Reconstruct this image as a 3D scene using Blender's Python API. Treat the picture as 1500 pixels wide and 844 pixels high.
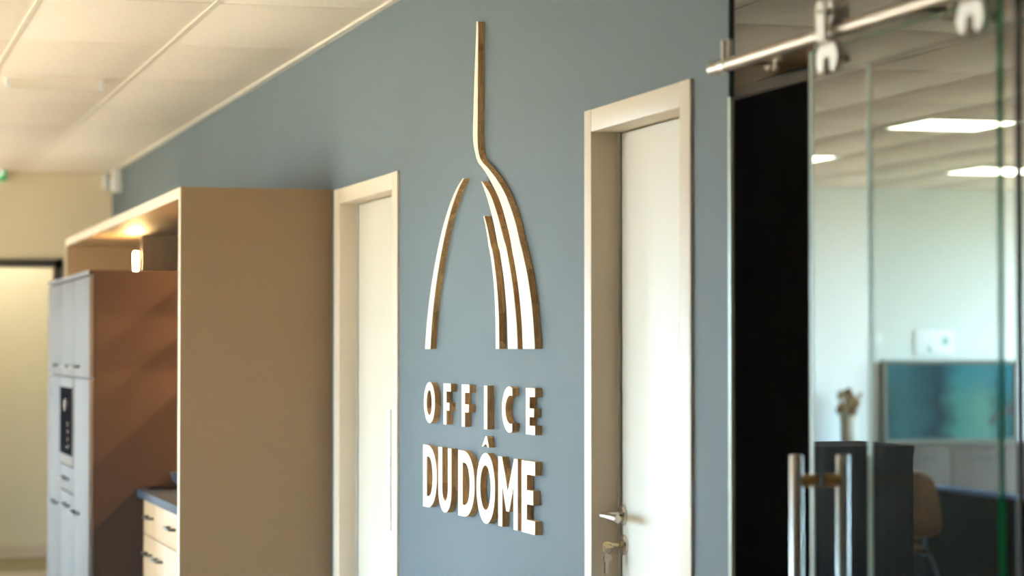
import bpy, bmesh, math, random
from mathutils import Vector, Matrix
random.seed(7)
for o in list(bpy.data.objects):
    bpy.data.objects.remove(o)
SC = bpy.context.scene
COL = SC.collection

# ------------------------------------------------------------------ camera
FPX, YAW, PITCH, EYE = 3542.0, math.radians(15.92), math.atan(90 / 3542.0), 1.5
cam = bpy.data.cameras.new('camera')
cam.sensor_width = 36.0
cam.lens = FPX / 1500 * 36.0
cam.clip_start = 0.05
cam.dof.use_dof = True
cam.dof.focus_distance = 7.0
cam.dof.aperture_fstop = 2.6
camo = bpy.data.objects.new('camera', cam)
camo.location = (0, 0, EYE)
camo.rotation_euler = (math.pi / 2 + PITCH, 0, -YAW)
COL.objects.link(camo)
SC.camera = camo

# ------------------------------------------------------------------ sky, sun, exposure
world = bpy.data.worlds.new('sky')
SC.world = world
world.use_nodes = True
wn = world.node_tree
bg = wn.nodes['Background']
sky = wn.nodes.new('ShaderNodeTexSky')
sky.sky_type = 'HOSEK_WILKIE'
sky.turbidity = 4.0
sky.ground_albedo = 0.4
sky.sun_direction = Vector((-0.62, 0.42, 0.66)).normalized()
mixw = wn.nodes.new('ShaderNodeMix'); mixw.data_type = 'RGBA'
mixw.inputs['Factor'].default_value = 0.75
wn.links.new(sky.outputs['Color'], mixw.inputs['A'])
mixw.inputs['B'].default_value = (0.55, 0.80, 1.0, 1)
wn.links.new(mixw.outputs['Result'], bg.inputs['Color'])
bg.inputs['Strength'].default_value = 62.0

sun = bpy.data.lights.new('sun', 'SUN')
sun.energy = 230.0
sun.angle = math.radians(0.6)
sun.color = (1.0, 0.86, 0.66)
suno = bpy.data.objects.new('sun', sun)
suno.rotation_euler = Vector((-0.62, 0.42, 0.66)).to_track_quat('Z', 'Y').to_euler()
COL.objects.link(suno)

VS = SC.view_settings
VS.view_transform = 'Standard'
VS.look = 'None'
VS.gamma = 1.0
VS.use_curve_mapping = False
VS.exposure = -0.65

# ------------------------------------------------------------------ pixel -> place
_F = Vector((math.sin(YAW) * math.cos(PITCH), math.cos(YAW) * math.cos(PITCH), math.sin(PITCH)))
_R = Vector((math.cos(YAW), -math.sin(YAW), 0))
_U = _R.cross(_F)
def on(axis, value, px, py):
    d = _F + _R * ((px - 750) / FPX) + _U * ((422 - py) / FPX)
    c = Vector((0, 0, EYE))
    return c + d * ((value - c[axis]) / d[axis])
def yx(px, X=1.88):
    return on(0, X, px, 512)[1]

# ------------------------------------------------------------------ materials
M = {}
def mat(name, col, rough=0.5, metal=0.0, spec=0.5, nscale=0, namt=0.0, bump=0.0, bscale=200, stretch=(1, 1, 1), emit=None, estr=0, coat=0.0):
    m = bpy.data.materials.new(name); m.use_nodes = True
    nt = m.node_tree; b = nt.nodes['Principled BSDF']
    b.inputs['Base Color'].default_value = (*col, 1)
    b.inputs['Roughness'].default_value = rough
    b.inputs['Metallic'].default_value = metal
    b.inputs['Specular IOR Level'].default_value = spec
    b.inputs['Coat Weight'].default_value = coat
    if emit:
        b.inputs['Emission Color'].default_value = (*emit, 1)
        b.inputs['Emission Strength'].default_value = estr
    geo = nt.nodes.new('ShaderNodeNewGeometry')
    mp = nt.nodes.new('ShaderNodeMapping'); mp.inputs['Scale'].default_value = stretch
    nt.links.new(geo.outputs['Position'], mp.inputs['Vector'])
    if nscale:
        n = nt.nodes.new('ShaderNodeTexNoise'); n.inputs['Scale'].default_value = nscale
        n.inputs['Detail'].default_value = 4
        nt.links.new(mp.outputs['Vector'], n.inputs['Vector'])
        r = nt.nodes.new('ShaderNodeValToRGB')
        r.color_ramp.elements[0].position = 0.3; r.color_ramp.elements[1].position = 0.7
        r.color_ramp.elements[0].color = (*[c * (1 - namt) for c in col], 1)
        r.color_ramp.elements[1].color = (*[min(1, c * (1 + namt)) for c in col], 1)
        nt.links.new(n.outputs['Fac'], r.inputs['Fac'])
        nt.links.new(r.outputs['Color'], b.inputs['Base Color'])
    if bump:
        n2 = nt.nodes.new('ShaderNodeTexNoise'); n2.inputs['Scale'].default_value = bscale
        nt.links.new(mp.outputs['Vector'], n2.inputs['Vector'])
        bp = nt.nodes.new('ShaderNodeBump'); bp.inputs['Strength'].default_value = bump
        bp.inputs['Distance'].default_value = 0.002
        nt.links.new(n2.outputs['Fac'], bp.inputs['Height'])
        nt.links.new(bp.outputs['Normal'], b.inputs['Normal'])
    M[name] = m
    return m

mat('slate', (0.072, 0.106, 0.130), 0.62, spec=0.22, nscale=1.3, namt=0.05, bump=0.12, bscale=260)
mat('beige_wall', (0.76, 0.66, 0.48), 0.7, nscale=2, namt=0.03, bump=0.1, bscale=220)
mat('cream_wall', (0.66, 0.60, 0.42), 0.7, nscale=2, namt=0.03)
mat('white_wall', (0.72, 0.75, 0.72), 0.6, nscale=2, namt=0.02)
mat('tile', (0.93, 0.83, 0.72), 0.85, spec=0.2, nscale=60, namt=0.035, bump=0.35, bscale=120)
mat('tee', (0.82, 0.75, 0.64), 0.45)
mat('slab', (0.5, 0.46, 0.4), 0.9, nscale=4, namt=0.05)
mat('floor', (0.36, 0.28, 0.19), 0.35, nscale=3, namt=0.08, stretch=(6, 0.7, 1), bump=0.05)
mat('carpet', (0.24, 0.22, 0.12), 0.95, nscale=90, namt=0.2, bump=0.4)
mat('office_bounce_floor', (0.38, 0.23, 0.12), 0.95, nscale=90, namt=0.2, bump=0.4)  # unseen covering, made up so its bounce dims and browns the office ceiling
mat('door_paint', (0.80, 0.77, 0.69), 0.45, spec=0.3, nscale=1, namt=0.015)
mat('frame_paint', (0.68, 0.59, 0.475), 0.4, nscale=2, namt=0.02)
mat('beige_lam', (0.225, 0.158, 0.095), 0.55, spec=0.3, nscale=160, namt=0.05, bump=0.05)
mat('edge_lam', (0.60, 0.49, 0.36), 0.55, spec=0.15, nscale=20, namt=0.02)
mat('grey_lam', (0.032, 0.021, 0.017), 0.6, spec=0.15, nscale=3, namt=0.02)
mat('front_lam', (0.36, 0.245, 0.14), 0.55, spec=0.15, nscale=20, namt=0.05, stretch=(1, 1, 0.1))
mat('front_grey', (0.095, 0.090, 0.087), 0.6, spec=0.1, nscale=3, namt=0.02)
mat('worktop', (0.035, 0.045, 0.06), 0.6, spec=0.08, nscale=60, namt=0.25)
mat('black_metal', (0.03, 0.03, 0.03), 0.4, nscale=30, namt=0.1)
mat('black_lam', (0.020, 0.019, 0.018), 0.7, spec=0.08, nscale=30, namt=0.1, stretch=(1, 1, 0.1))
mat('divider_black', (0.060, 0.054, 0.048), 0.6, spec=0.25, nscale=30, namt=0.1, stretch=(1, 1, 0.1))
mat('black_paint', (0.015, 0.014, 0.013), 0.6, nscale=20, namt=0.1)
mat('steel', (0.42, 0.365, 0.31), 0.3, metal=1.0, nscale=80, namt=0.04, stretch=(1, 0.05, 1))
mat('steel_v', (0.72, 0.71, 0.69), 0.28, metal=1.0, nscale=80, namt=0.04, stretch=(1, 1, 0.05))
mat('dull_steel', (0.12, 0.11, 0.10), 0.6, spec=0.1, metal=0.0, nscale=40, namt=0.05)
mat('bronze', (0.85, 0.52, 0.24), 0.45, metal=0.5, nscale=40, namt=0.05)
mat('nickel', (0.70, 0.68, 0.65), 0.2, metal=1.0, nscale=50, namt=0.03)
mat('satin', (0.85, 0.80, 0.72), 0.5, metal=0.55, nscale=50, namt=0.03)
mat('brass', (0.62, 0.50, 0.30), 0.3, metal=1.0, nscale=50, namt=0.05)
mat('white_plastic', (0.82, 0.83, 0.80), 0.4, nscale=10, namt=0.02)
mat('dark_glass', (0.008, 0.008, 0.01), 0.6, spec=0.0, nscale=5, namt=0.1)
mat('dark_desk', (0.010, 0.017, 0.017), 0.8, spec=0.05, nscale=20, namt=0.2)
mat('blue_edge', (0.16, 0.36, 0.90), 0.35, nscale=20, namt=0.05)
mat('blue_steel', (0.28, 0.45, 0.75), 0.35, metal=0.3, nscale=20, namt=0.05)
mat('side_lam', (0.115, 0.095, 0.083), 0.7, spec=0.05, nscale=15, namt=0.06, stretch=(1, 1, 0.1))
mat('shell_wood', (0.13, 0.060, 0.020), 0.75, spec=0.05, nscale=25, namt=0.2, stretch=(1, 1, 0.15))
mat('shell_rim', (0.26, 0.185, 0.13), 0.75, spec=0.05, nscale=25, namt=0.1)
mat('gold_frame', (0.11, 0.10, 0.065), 0.45, nscale=15, namt=0.1)
mat('ceramic', (0.36, 0.33, 0.25), 0.35, nscale=12, namt=0.05)
mat('dried', (0.17, 0.09, 0.03), 0.8, nscale=40, namt=0.3)
mat('dried_pale', (0.26, 0.20, 0.085), 0.8, nscale=40, namt=0.2)
mat('paper', (0.88, 0.90, 0.90), 0.6, nscale=10, namt=0.02)
mat('print_green', (0.35, 0.55, 0.48), 0.6, nscale=10, namt=0.1)
mat('sign_green', (0.0, 0.30, 0.09), 0.4, nscale=10, namt=0.05, emit=(0.0, 0.40, 0.10), estr=0.5)
mat('sign_white', (0.8, 0.85, 0.8), 0.4, nscale=10, namt=0.02, emit=(0.9, 1.0, 0.92), estr=0.8)
mat('lamp_warm', (1, 0.8, 0.5), 0.5, nscale=10, namt=0.01, emit=(1.0, 0.55, 0.20), estr=700)
mat('lamp_tube', (1, 0.9, 0.7), 0.5, nscale=10, namt=0.01, emit=(1.0, 0.62, 0.24), estr=1200)
mat('lamp_panel', (1, 1, 1), 0.5, nscale=10, namt=0.01, emit=(1.0, 0.93, 0.76), estr=12)
mat('corridor_fill_glow', (1, 1, 1), 0.5, nscale=10, namt=0.01, emit=(1.0, 0.93, 0.80), estr=27)
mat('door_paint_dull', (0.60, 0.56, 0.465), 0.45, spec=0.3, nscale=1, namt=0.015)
mat('warm_lit_cap', (0.78, 0.43, 0.13), 0.5, nscale=25, namt=0.15, stretch=(1, 0.1, 1))  # orange base colour stands in for warm lamplight on the band
mat('glass_edge', (0.01, 0.50, 0.22), 0.25, spec=0.3, nscale=6, namt=0.15)
mat('glass_edge_pale', (0.42, 0.52, 0.42), 0.3, nscale=6, namt=0.08)
mat('gasket', (0.05, 0.055, 0.045), 0.6, nscale=6, namt=0.1)
mat('outside', (0.36, 0.30, 0.22), 0.9, nscale=1, namt=0.2)

def glass_mat(name, tint, gloss=1.0):
    m = bpy.data.materials.new(name); m.use_nodes = True
    nt = m.node_tree; nt.nodes.remove(nt.nodes['Principled BSDF'])
    out = nt.nodes['Material Output']
    tr = nt.nodes.new('ShaderNodeBsdfTransparent'); tr.inputs['Color'].default_value = (*tint, 1)
    gl = nt.nodes.new('ShaderNodeBsdfGlossy'); gl.inputs['Roughness'].default_value = 0.02
    gl.inputs['Color'].default_value = (gloss, gloss, gloss, 1)
    fr = nt.nodes.new('ShaderNodeFresnel')
    ge = nt.nodes.new('ShaderNodeNewGeometry'); mi = nt.nodes.new('ShaderNodeMath'); mi.operation = 'MULTIPLY_ADD'
    mi.inputs[1].default_value = 1 / 1.45 - 1.45; mi.inputs[2].default_value = 1.45   # same reflectance on the exit face
    nt.links.new(ge.outputs['Backfacing'], mi.inputs[0]); nt.links.new(mi.outputs['Value'], fr.inputs['IOR'])
    mx = nt.nodes.new('ShaderNodeMixShader')
    nt.links.new(fr.outputs['Fac'], mx.inputs['Fac'])
    nt.links.new(tr.outputs['BSDF'], mx.inputs[1]); nt.links.new(gl.outputs['BSDF'], mx.inputs[2])
    nt.links.new(mx.outputs['Shader'], out.inputs['Surface'])
    M[name] = m
glass_mat('clear_glass', (0.965, 0.985, 0.97), 0.22)
glass_mat('window_glass', (0.97, 0.98, 0.98))

def wood_sides():
    """end-to-end glued oak blocks: tone steps along the length, fine grain"""
    m = bpy.data.materials.new('oak_blocks'); m.use_nodes = True
    nt = m.node_tree; b = nt.nodes['Principled BSDF']; b.inputs['Roughness'].default_value = 0.5
    geo = nt.nodes.new('ShaderNodeNewGeometry')
    vm = nt.nodes.new('ShaderNodeMapping'); vm.inputs['Scale'].default_value = (9, 3.0, 11)
    nt.links.new(geo.outputs['Position'], vm.inputs['Vector'])
    vo = nt.nodes.new('ShaderNodeTexVoronoi'); vo.distance = 'CHEBYCHEV'; vo.inputs['Scale'].default_value = 1.0
    vo.inputs['Randomness'].default_value = 0.75
    nt.links.new(vm.outputs['Vector'], vo.inputs['Vector'])
    sep = nt.nodes.new('ShaderNodeSeparateColor'); nt.links.new(vo.outputs['Color'], sep.inputs['Color'])
    r = nt.nodes.new('ShaderNodeValToRGB')
    r.color_ramp.elements[0].color = (0.56, 0.33, 0.13, 1); r.color_ramp.elements[1].color = (0.92, 0.61, 0.29, 1)
    nt.links.new(sep.outputs['Red'], r.inputs['Fac'])
    gm = nt.nodes.new('ShaderNodeMapping'); gm.inputs['Scale'].default_value = (160, 60, 12)
    nt.links.new(geo.outputs['Position'], gm.inputs['Vector'])
    n = nt.nodes.new('ShaderNodeTexNoise'); n.inputs['Scale'].default_value = 1.0; n.inputs['Detail'].default_value = 5
    n.inputs['Distortion'].default_value = 1.2
    nt.links.new(gm.outputs['Vector'], n.inputs['Vector'])
    r2 = nt.nodes.new('ShaderNodeValToRGB')
    r2.color_ramp.elements[0].position = 0.3; r2.color_ramp.elements[0].color = (0.6, 0.57, 0.53, 1)
    r2.color_ramp.elements[1].position = 0.65; r2.color_ramp.elements[1].color = (1.1, 1.08, 1.05, 1)
    nt.links.new(n.outputs['Fac'], r2.inputs['Fac'])
    mx = nt.nodes.new('ShaderNodeMix'); mx.data_type = 'RGBA'; mx.blend_type = 'MULTIPLY'; mx.inputs['Factor'].default_value = 1
    nt.links.new(r.outputs['Color'], mx.inputs['A']); nt.links.new(r2.outputs['Color'], mx.inputs['B'])
    nt.links.new(mx.outputs['Result'], b.inputs['Base Color'])
    M['oak_blocks'] = m
wood_sides()
mat('maple', (0.95, 0.84, 0.67), 0.55, spec=0.3, nscale=14, namt=0.03, stretch=(1, 3, 0.4))

def art():
    m = bpy.data.materials.new('teal_art'); m.use_nodes = True
    nt = m.node_tree; b = nt.nodes['Principled BSDF']; b.inputs['Roughness'].default_value = 0.7; b.inputs['Specular IOR Level'].default_value = 0.15
    tc = nt.nodes.new('ShaderNodeTexCoord')
    sp = nt.nodes.new('ShaderNodeSeparateXYZ'); nt.links.new(tc.outputs['Generated'], sp.inputs['Vector'])
    n = nt.nodes.new('ShaderNodeTexNoise'); n.inputs['Scale'].default_value = 5; n.inputs['Detail'].default_value = 2
    nt.links.new(tc.outputs['Generated'], n.inputs['Vector'])
    ad = nt.nodes.new('ShaderNodeMath'); ad.operation = 'MULTIPLY_ADD'
    nt.links.new(n.outputs['Fac'], ad.inputs[0]); ad.inputs[1].default_value = 0.22
    nt.links.new(sp.outputs['X'], ad.inputs[2])
    rx = nt.nodes.new('ShaderNodeValToRGB'); e = rx.color_ramp.elements
    e[0].position = 0.08; e[0].color = (0.007, 0.048, 0.056, 1)
    e[1].position = 1.0; e[1].color = (0.022, 0.074, 0.074, 1)
    for p, c in [(0.22, (0.022, 0.089, 0.097, 1)), (0.40, (0.011, 0.052, 0.063, 1)), (0.52, (0.004, 0.019, 0.030, 1)), (0.66, (0.045, 0.156, 0.134, 1)), (0.88, (0.082, 0.193, 0.156, 1))]:
        q = e.new(p); q.color = c
    nt.links.new(ad.outputs['Value'], rx.inputs['Fac'])
    rz = nt.nodes.new('ShaderNodeValToRGB'); z = rz.color_ramp.elements
    z[0].position = 0.5; z[0].color = (0, 0, 0, 1); z[1].position = 0.85; z[1].color = (0.75, 0.75, 0.75, 1)
    nt.links.new(sp.outputs['Z'], rz.inputs['Fac'])
    mx = nt.nodes.new('ShaderNodeMix'); mx.data_type = 'RGBA'
    nt.links.new(rz.outputs['Color'], mx.inputs['Factor'])
    nt.links.new(rx.outputs['Color'], mx.inputs['A'])
    rb = nt.nodes.new('ShaderNodeValToRGB'); e = rb.color_ramp.elements
    e[0].position = 0.1; e[0].color = (0.019, 0.112, 0.141, 1); e[1].position = 0.95; e[1].color = (0.019, 0.134, 0.186, 1)
    q = e.new(0.5); q.color = (0.004, 0.026, 0.041, 1); q = e.new(0.68); q.color = (0.015, 0.134, 0.186, 1)
    nt.links.new(ad.outputs['Value'], rb.inputs['Fac'])
    nt.links.new(rb.outputs['Color'], mx.inputs['B'])
    nt.links.new(mx.outputs['Result'], b.inputs['Base Color'])
    M['teal_art'] = m
art()

# ------------------------------------------------------------------ builders
WL = {}
def thing(name, loc, label=None, cat=None, group=None, kind=None):
    o = bpy.data.objects.new(name, None); o.empty_display_size = 0.05
    o.location = loc; COL.objects.link(o); WL[o] = Vector(loc)
    return tag(o, label, cat, group, kind)
def tag(o, label=None, cat=None, group=None, kind=None):
    if label: o['label'] = label
    if cat: o['category'] = cat
    if group: o['group'] = group
    if kind: o['kind'] = kind
    return o
def mk(name, bm, m, parent=None, smooth=False, label=None):
    bmesh.ops.recalc_face_normals(bm, faces=bm.faces)
    xs = [v.co for v in bm.verts]
    lo = Vector([min(v[i] for v in xs) for i in range(3)]); hi = Vector([max(v[i] for v in xs) for i in range(3)])
    c = Vector(((lo.x + hi.x) / 2, (lo.y + hi.y) / 2, lo.z))
    for v in bm.verts: v.co -= c
    me = bpy.data.meshes.new(name); bm.to_mesh(me); bm.free()
    for mm in (m if isinstance(m, (list, tuple)) else [m]): me.materials.append(M[mm])
    if smooth:
        for p in me.polygons: p.use_smooth = True
        me.set_sharp_from_angle(angle=math.radians(40))
    o = bpy.data.objects.new(name, me); COL.objects.link(o)
    WL[o] = c
    if parent is not None:
        o.parent = parent; o.location = c - WL[parent]
    else:
        o.location = c
    if label: o['label'] = label
    return o
def addbox(bm, x0, x1, y0, y1, z0, z1, bev=0.0):
    r = bmesh.ops.create_cube(bm, size=1)
    for v in r['verts']:
        v.co = Vector(((x0 + x1) / 2 + v.co.x * (x1 - x0), (y0 + y1) / 2 + v.co.y * (y1 - y0), (z0 + z1) / 2 + v.co.z * (z1 - z0)))
    if bev:
        es = list({e for v in r['verts'] for e in v.link_edges})
        bmesh.ops.bevel(bm, geom=es, offset=bev, segments=2, affect='EDGES', profile=0.6)
    return bm
def box(name, x0, x1, y0, y1, z0, z1, m, parent=None, bev=0.0, label=None):
    return mk(name, addbox(bmesh.new(), x0, x1, y0, y1, z0, z1, bev), m, parent, bev > 0, label)
def addtube(bm, pts, rad, n=14, cap=True):
    pts = [Vector(p) for p in pts]
    rings = []
    up = None
    for i, p in enumerate(pts):
        a = pts[max(i - 1, 0)]; b = pts[min(i + 1, len(pts) - 1)]
        t = (b - a).normalized()
        if up is None:
            up = Vector((0, 0, 1)) if abs(t.z) < 0.9 else Vector((1, 0, 0))
        s = t.cross(up).normalized(); up = s.cross(t).normalized()
        r = rad[i] if isinstance(rad, (list, tuple)) else rad
        rings.append([bm.verts.new(p + (s * math.cos(2 * math.pi * k / n) + up * math.sin(2 * math.pi * k / n)) * r) for k in range(n)])
    for a, b in zip(rings, rings[1:]):
        for k in range(n):
            bm.faces.new((a[k], a[(k + 1) % n], b[(k + 1) % n], b[k]))
    if cap:
        bm.faces.new(rings[0][::-1]); bm.faces.new(rings[-1])
    return bm
def tube(name, pts, rad, m, parent=None, n=14, label=None):
    return mk(name, addtube(bmesh.new(), pts, rad, n), m, parent, True, label)
def disc(name, p0, p1, r, m, parent=None, n=24, bev=0.0, label=None):
    p0, p1 = Vector(p0), Vector(p1)
    d = (p1 - p0)
    if bev:
        u = d.normalized()
        return tube(name, [p0, p1 - u * bev, p1], [r, r, r - bev], m, parent, n, label)
    return tube(name, [p0, p1], r, m, parent, n, label)
def torus(name, c, axis, R, r, m, parent=None, n=24):
    bm = bmesh.new(); c = Vector(c); axis = Vector(axis).normalized()
    q = axis.to_track_quat('Z', 'Y')
    rings = []
    for i in range(n):
        a = 2 * math.pi * i / n
        rings.append([bm.verts.new(c + q @ Vector(((R + r * math.cos(b)) * math.cos(a), (R + r * math.cos(b)) * math.sin(a), r * math.sin(b)))) for b in [2 * math.pi * k / 8 for k in range(8)]])
    for i in range(n):
        a, b = rings[i], rings[(i + 1) % n]
        for k in range(8):
            bm.faces.new((a[k], b[k], b[(k + 1) % 8], a[(k + 1) % 8]))
    return mk(name, bm, m, parent, True)
def prism(bm, poly, axis, a, b):
    """extrude a polygon drawn in the two axes other than `axis` from a to b"""
    def P(q, t):
        l = list(q); l.insert(axis, t); return Vector(l)
    va = [bm.verts.new(P(q, a)) for q in poly]; vb = [bm.verts.new(P(q, b)) for q in poly]
    n = len(poly)
    f1 = bm.faces.new(va); f2 = bm.faces.new(vb[::-1])
    for i in range(n):
        bm.faces.new((va[i], vb[i], vb[(i + 1) % n], va[(i + 1) % n]))
    f1.normal_update(); f2.normal_update()
    bmesh.ops.triangulate(bm, faces=[f1, f2], quad_method='BEAUTY', ngon_method='EAR_CLIP')
    return bm
def ring_prism(bm, outer, inner, axis, a, b):
    def P(q, t):
        l = list(q); l.insert(axis, t); return Vector(l)
    L = [[bm.verts.new(P(q, t)) for q in loop] for t in (a, b) for loop in (outer, inner)]
    oa, ia, ob, ib = L; n = len(outer)
    for i in range(n):
        j = (i + 1) % n
        bm.faces.new((oa[i], oa[j], ia[j], ia[i])); bm.faces.new((ob[i], ib[i], ib[j], ob[j]))
        bm.faces.new((oa[i], ob[i], ob[j], oa[j])); bm.faces.new((ia[i], ia[j], ib[j], ib[i]))
    return bm

# ================================================================== SETTING
WX, ZC, YB = 1.90, 2.711, 16.63            # slate wall plane, ceiling height, far wall
D1 = (on(0, WX, 585, 400)[1], on(0, WX, 492, 400)[1], 2.113)     # near, far, top of the frames
D2 = (on(0, WX, 1016, 400)[1], on(0, WX, 860, 400)[1], 2.116)
YE = on(0, WX, 1068, 400)[1]               # near end of the slate wall

# floor
fl = box('floor', -2.7, 1.95, -3.1, YB, -0.1, 0, 'floor'); tag(fl, kind='structure')
of = box('floor', 1.95, 10.1, -3.1, YB, -0.1, 0, 'office_bounce_floor'); tag(of, kind='structure')
cf = box('floor', 0.2, 4.0, YB, 17.9, -0.1, 0, 'carpet'); tag(cf, kind='structure')
# ceiling: slab, tiles, grid
cr = box('ceiling', 0.2, 4.0, YB + 0.12, 17.9, ZC + 0.02, ZC + 0.12, 'slab'); tag(cr, kind='structure')
cl = box('ceiling', -2.7, 10.1, -3.1, YB + 0.12, ZC + 0.02, ZC + 0.12, 'slab'); tag(cl, kind='structure')
tx0, ty0 = 1.312 - 0.6 * 7, 8.37 - 1.2 * 4
tile_me = None
cells = []
for i in range(21):
    for j in range(11):
        x0, y0 = tx0 + 0.6 * i, ty0 + 1.2 * j
        if x0 < -0.6 or x0 + 0.6 > 10.1: continue
        cells.append((i, j, x0, y0))
def is_wall_cell(x0): return abs(x0 - 1.312) < 0.01
for (i, j, x0, y0) in cells:
    y1 = min(y0 + 1.2, YB)
    if y1 - y0 < 0.2: continue
    std = y1 - y0 > 1.19 and not is_wall_cell(x0) and abs(x0 - 1.912) > 0.01
    if std:
        if tile_me is None:
            t = box('ceiling_tile', x0 + 0.006, x0 + 0.594, y0 + 0.006, y0 + 1.194, ZC - 0.004, ZC + 0.02, 'tile', cl, 0.003)
            tile_me = t.data
        else:
            t = bpy.data.objects.new('ceiling_tile', tile_me); COL.objects.link(t); t.parent = cl
            t.location = Vector((x0 + 0.3, y0 + 0.6, ZC - 0.004)) - WL[cl]
    else:
        a, b = (x0 + 0.006, WX) if is_wall_cell(x0) else (x0 + 0.006, x0 + 0.594)
        if abs(x0 - 1.912) < 0.01: a = WX + 0.1
        box('ceiling_tile', a, b, y0 + 0.006, y1 - 0.006, ZC - 0.004, ZC + 0.02, 'tile', cl, 0.003)
for i in range(22):
    x = tx0 + 0.6 * i
    if x < -0.6 or x > 10.1 or abs(x - 1.912) < 0.05: continue
    box('ceiling_tee', x - 0.009, x + 0.009, ty0, YB, ZC - 0.008, ZC + 0.02, 'tee', cl)
box('ceiling_tile', -2.7, 10.1, -3.1, ty0 - 0.003, ZC - 0.004, ZC + 0.02, 'tile', cl)
box('ceiling_tile', -2.7, -0.482, ty0, YB, ZC - 0.004, ZC + 0.02, 'tile', cl)
tr = box('trim_1', WX - 0.024, WX, YE, YB, ZC - 0.012, ZC - 0.004, 'tee'); tag(tr, kind='structure')

# slate wall with its two door openings
bm = bmesh.new()
prism(bm, [(WX, YE), (WX, D2[0] + 0.03), (WX + 0.085, D2[0] + 0.03)], 2, 0, ZC)
addbox(bm, WX, WX + 0.1, D2[0] + 0.03, D2[1] - 0.03, D2[2] - 0.03, ZC)
addbox(bm, WX, WX + 0.1, D2[1] - 0.03, D1[0] + 0.03, 0, ZC)
addbox(bm, WX, WX + 0.1, D1[0] + 0.03, D1[1] - 0.03, D1[2] - 0.03, ZC)
addbox(bm, WX, WX + 0.1, D1[1] - 0.03, YB, 0, ZC)
w = mk('wall_right', bm, 'slate'); tag(w, kind='structure')
w = box('trim_2', WX - 0.002, WX + 0.004, YE - 0.014, YE, 0, 2.05, 'glass_edge_pale'); tag(w, kind='structure')
w = box('trim_3', WX - 0.006, WX + 0.008, YE - 0.016, YE, 2.05, ZC, 'slate'); tag(w, kind='structure')

# far wall with the black framed passage into a corridor
PX0, PX1, PZ = 0.55, on(1, YB, 80, 400)[0], on(1, YB, 40, 391.5)[2]
bm = bmesh.new()
FX0, FX1, FZ0, FZ1 = -2.6, -0.8, 0.12, 2.3    # glazing in the far wall beside the passage
addbox(bm, -2.7, FX0, YB, YB + 0.12, 0, ZC + 0.02); addbox(bm, FX1, PX0, YB, YB + 0.12, 0, ZC + 0.02)
addbox(bm, FX0, FX1, YB, YB + 0.12, 0, FZ0); addbox(bm, FX0, FX1, YB, YB + 0.12, FZ1, ZC + 0.02)
addbox(bm, PX1, WX + 0.1, YB, YB + 0.12, 0, ZC + 0.02)
addbox(bm, PX0, PX1, YB, YB + 0.12, PZ, ZC + 0.02)
w = mk('wall_back', bm, 'beige_wall'); tag(w, kind='structure')
wo = thing('window_10', ((FX0 + FX1) / 2, YB + 0.06, FZ0), kind='structure')
for k in range(4):
    x = FX0 + (FX1 - FX0 - 0.05) * k / 3
    box('window_frame', x, x + 0.05, YB + 0.03, YB + 0.09, FZ0, FZ1, 'black_metal', wo)
    if k < 3:
        x2 = FX0 + (FX1 - FX0 - 0.05) * (k + 1) / 3
        box('window_pane', x + 0.05, x2, YB + 0.056, YB + 0.064, FZ0 + 0.05, FZ1 - 0.05, 'window_glass', wo)
for z in (FZ0, FZ1 - 0.05):
    box('window_frame', FX0 + 0.05, FX1, YB + 0.03, YB + 0.09, z, z + 0.05, 'black_metal', wo)
w = box('wall_back_office', WX + 0.1, 10.1, YB, YB + 0.12, 0, ZC + 0.02, 'white_wall'); tag(w, kind='structure')
w = box('wall_corridor', 0.2, 4.0, 17.75, 17.85, 0, ZC + 0.02, 'cream_wall'); tag(w, kind='structure')
w = box('baseboard_corridor', 0.2, 4.0, 17.735, 17.75, 0, 0.09, 'edge_lam'); tag(w, kind='structure')
w = box('wall_corridor_end', 3.9, 4.0, YB + 0.12, 17.75, 0, ZC + 0.02, 'cream_wall'); tag(w, kind='structure')
w = box('wall_corridor_start', 0.2, 0.3, YB + 0.12, 17.75, 0, ZC + 0.02, 'cream_wall'); tag(w, kind='structure')
fr = thing('door_3', (1.0, YB, 0), kind='structure')
box('jamb', PX1, PX1 + 0.052, YB - 0.02, YB + 0.13, 0, PZ + 0.055, 'black_metal', fr)
box('jamb', PX0 - 0.052, PX0, YB - 0.02, YB + 0.13, 0, PZ + 0.055, 'black_metal', fr)
box('header', PX0 - 0.052, PX1 + 0.052, YB - 0.02, YB + 0.13, PZ, PZ + 0.055, 'black_metal', fr)
cp = thing('corridor_fill_lamp', (1.2, 17.25, ZC - 0.03), 'added unseen flat lamp lighting the corridor behind the black door frame', 'lamp')  # unseen lamp, added to brighten the corridor wall
box('housing', 0.85, 1.55, 16.95, 17.55, ZC - 0.03, ZC + 0.02, 'white_plastic', cp)
box('diffuser', 0.88, 1.52, 16.98, 17.52, ZC - 0.034, ZC - 0.03, 'corridor_fill_glow', cp)

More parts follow.
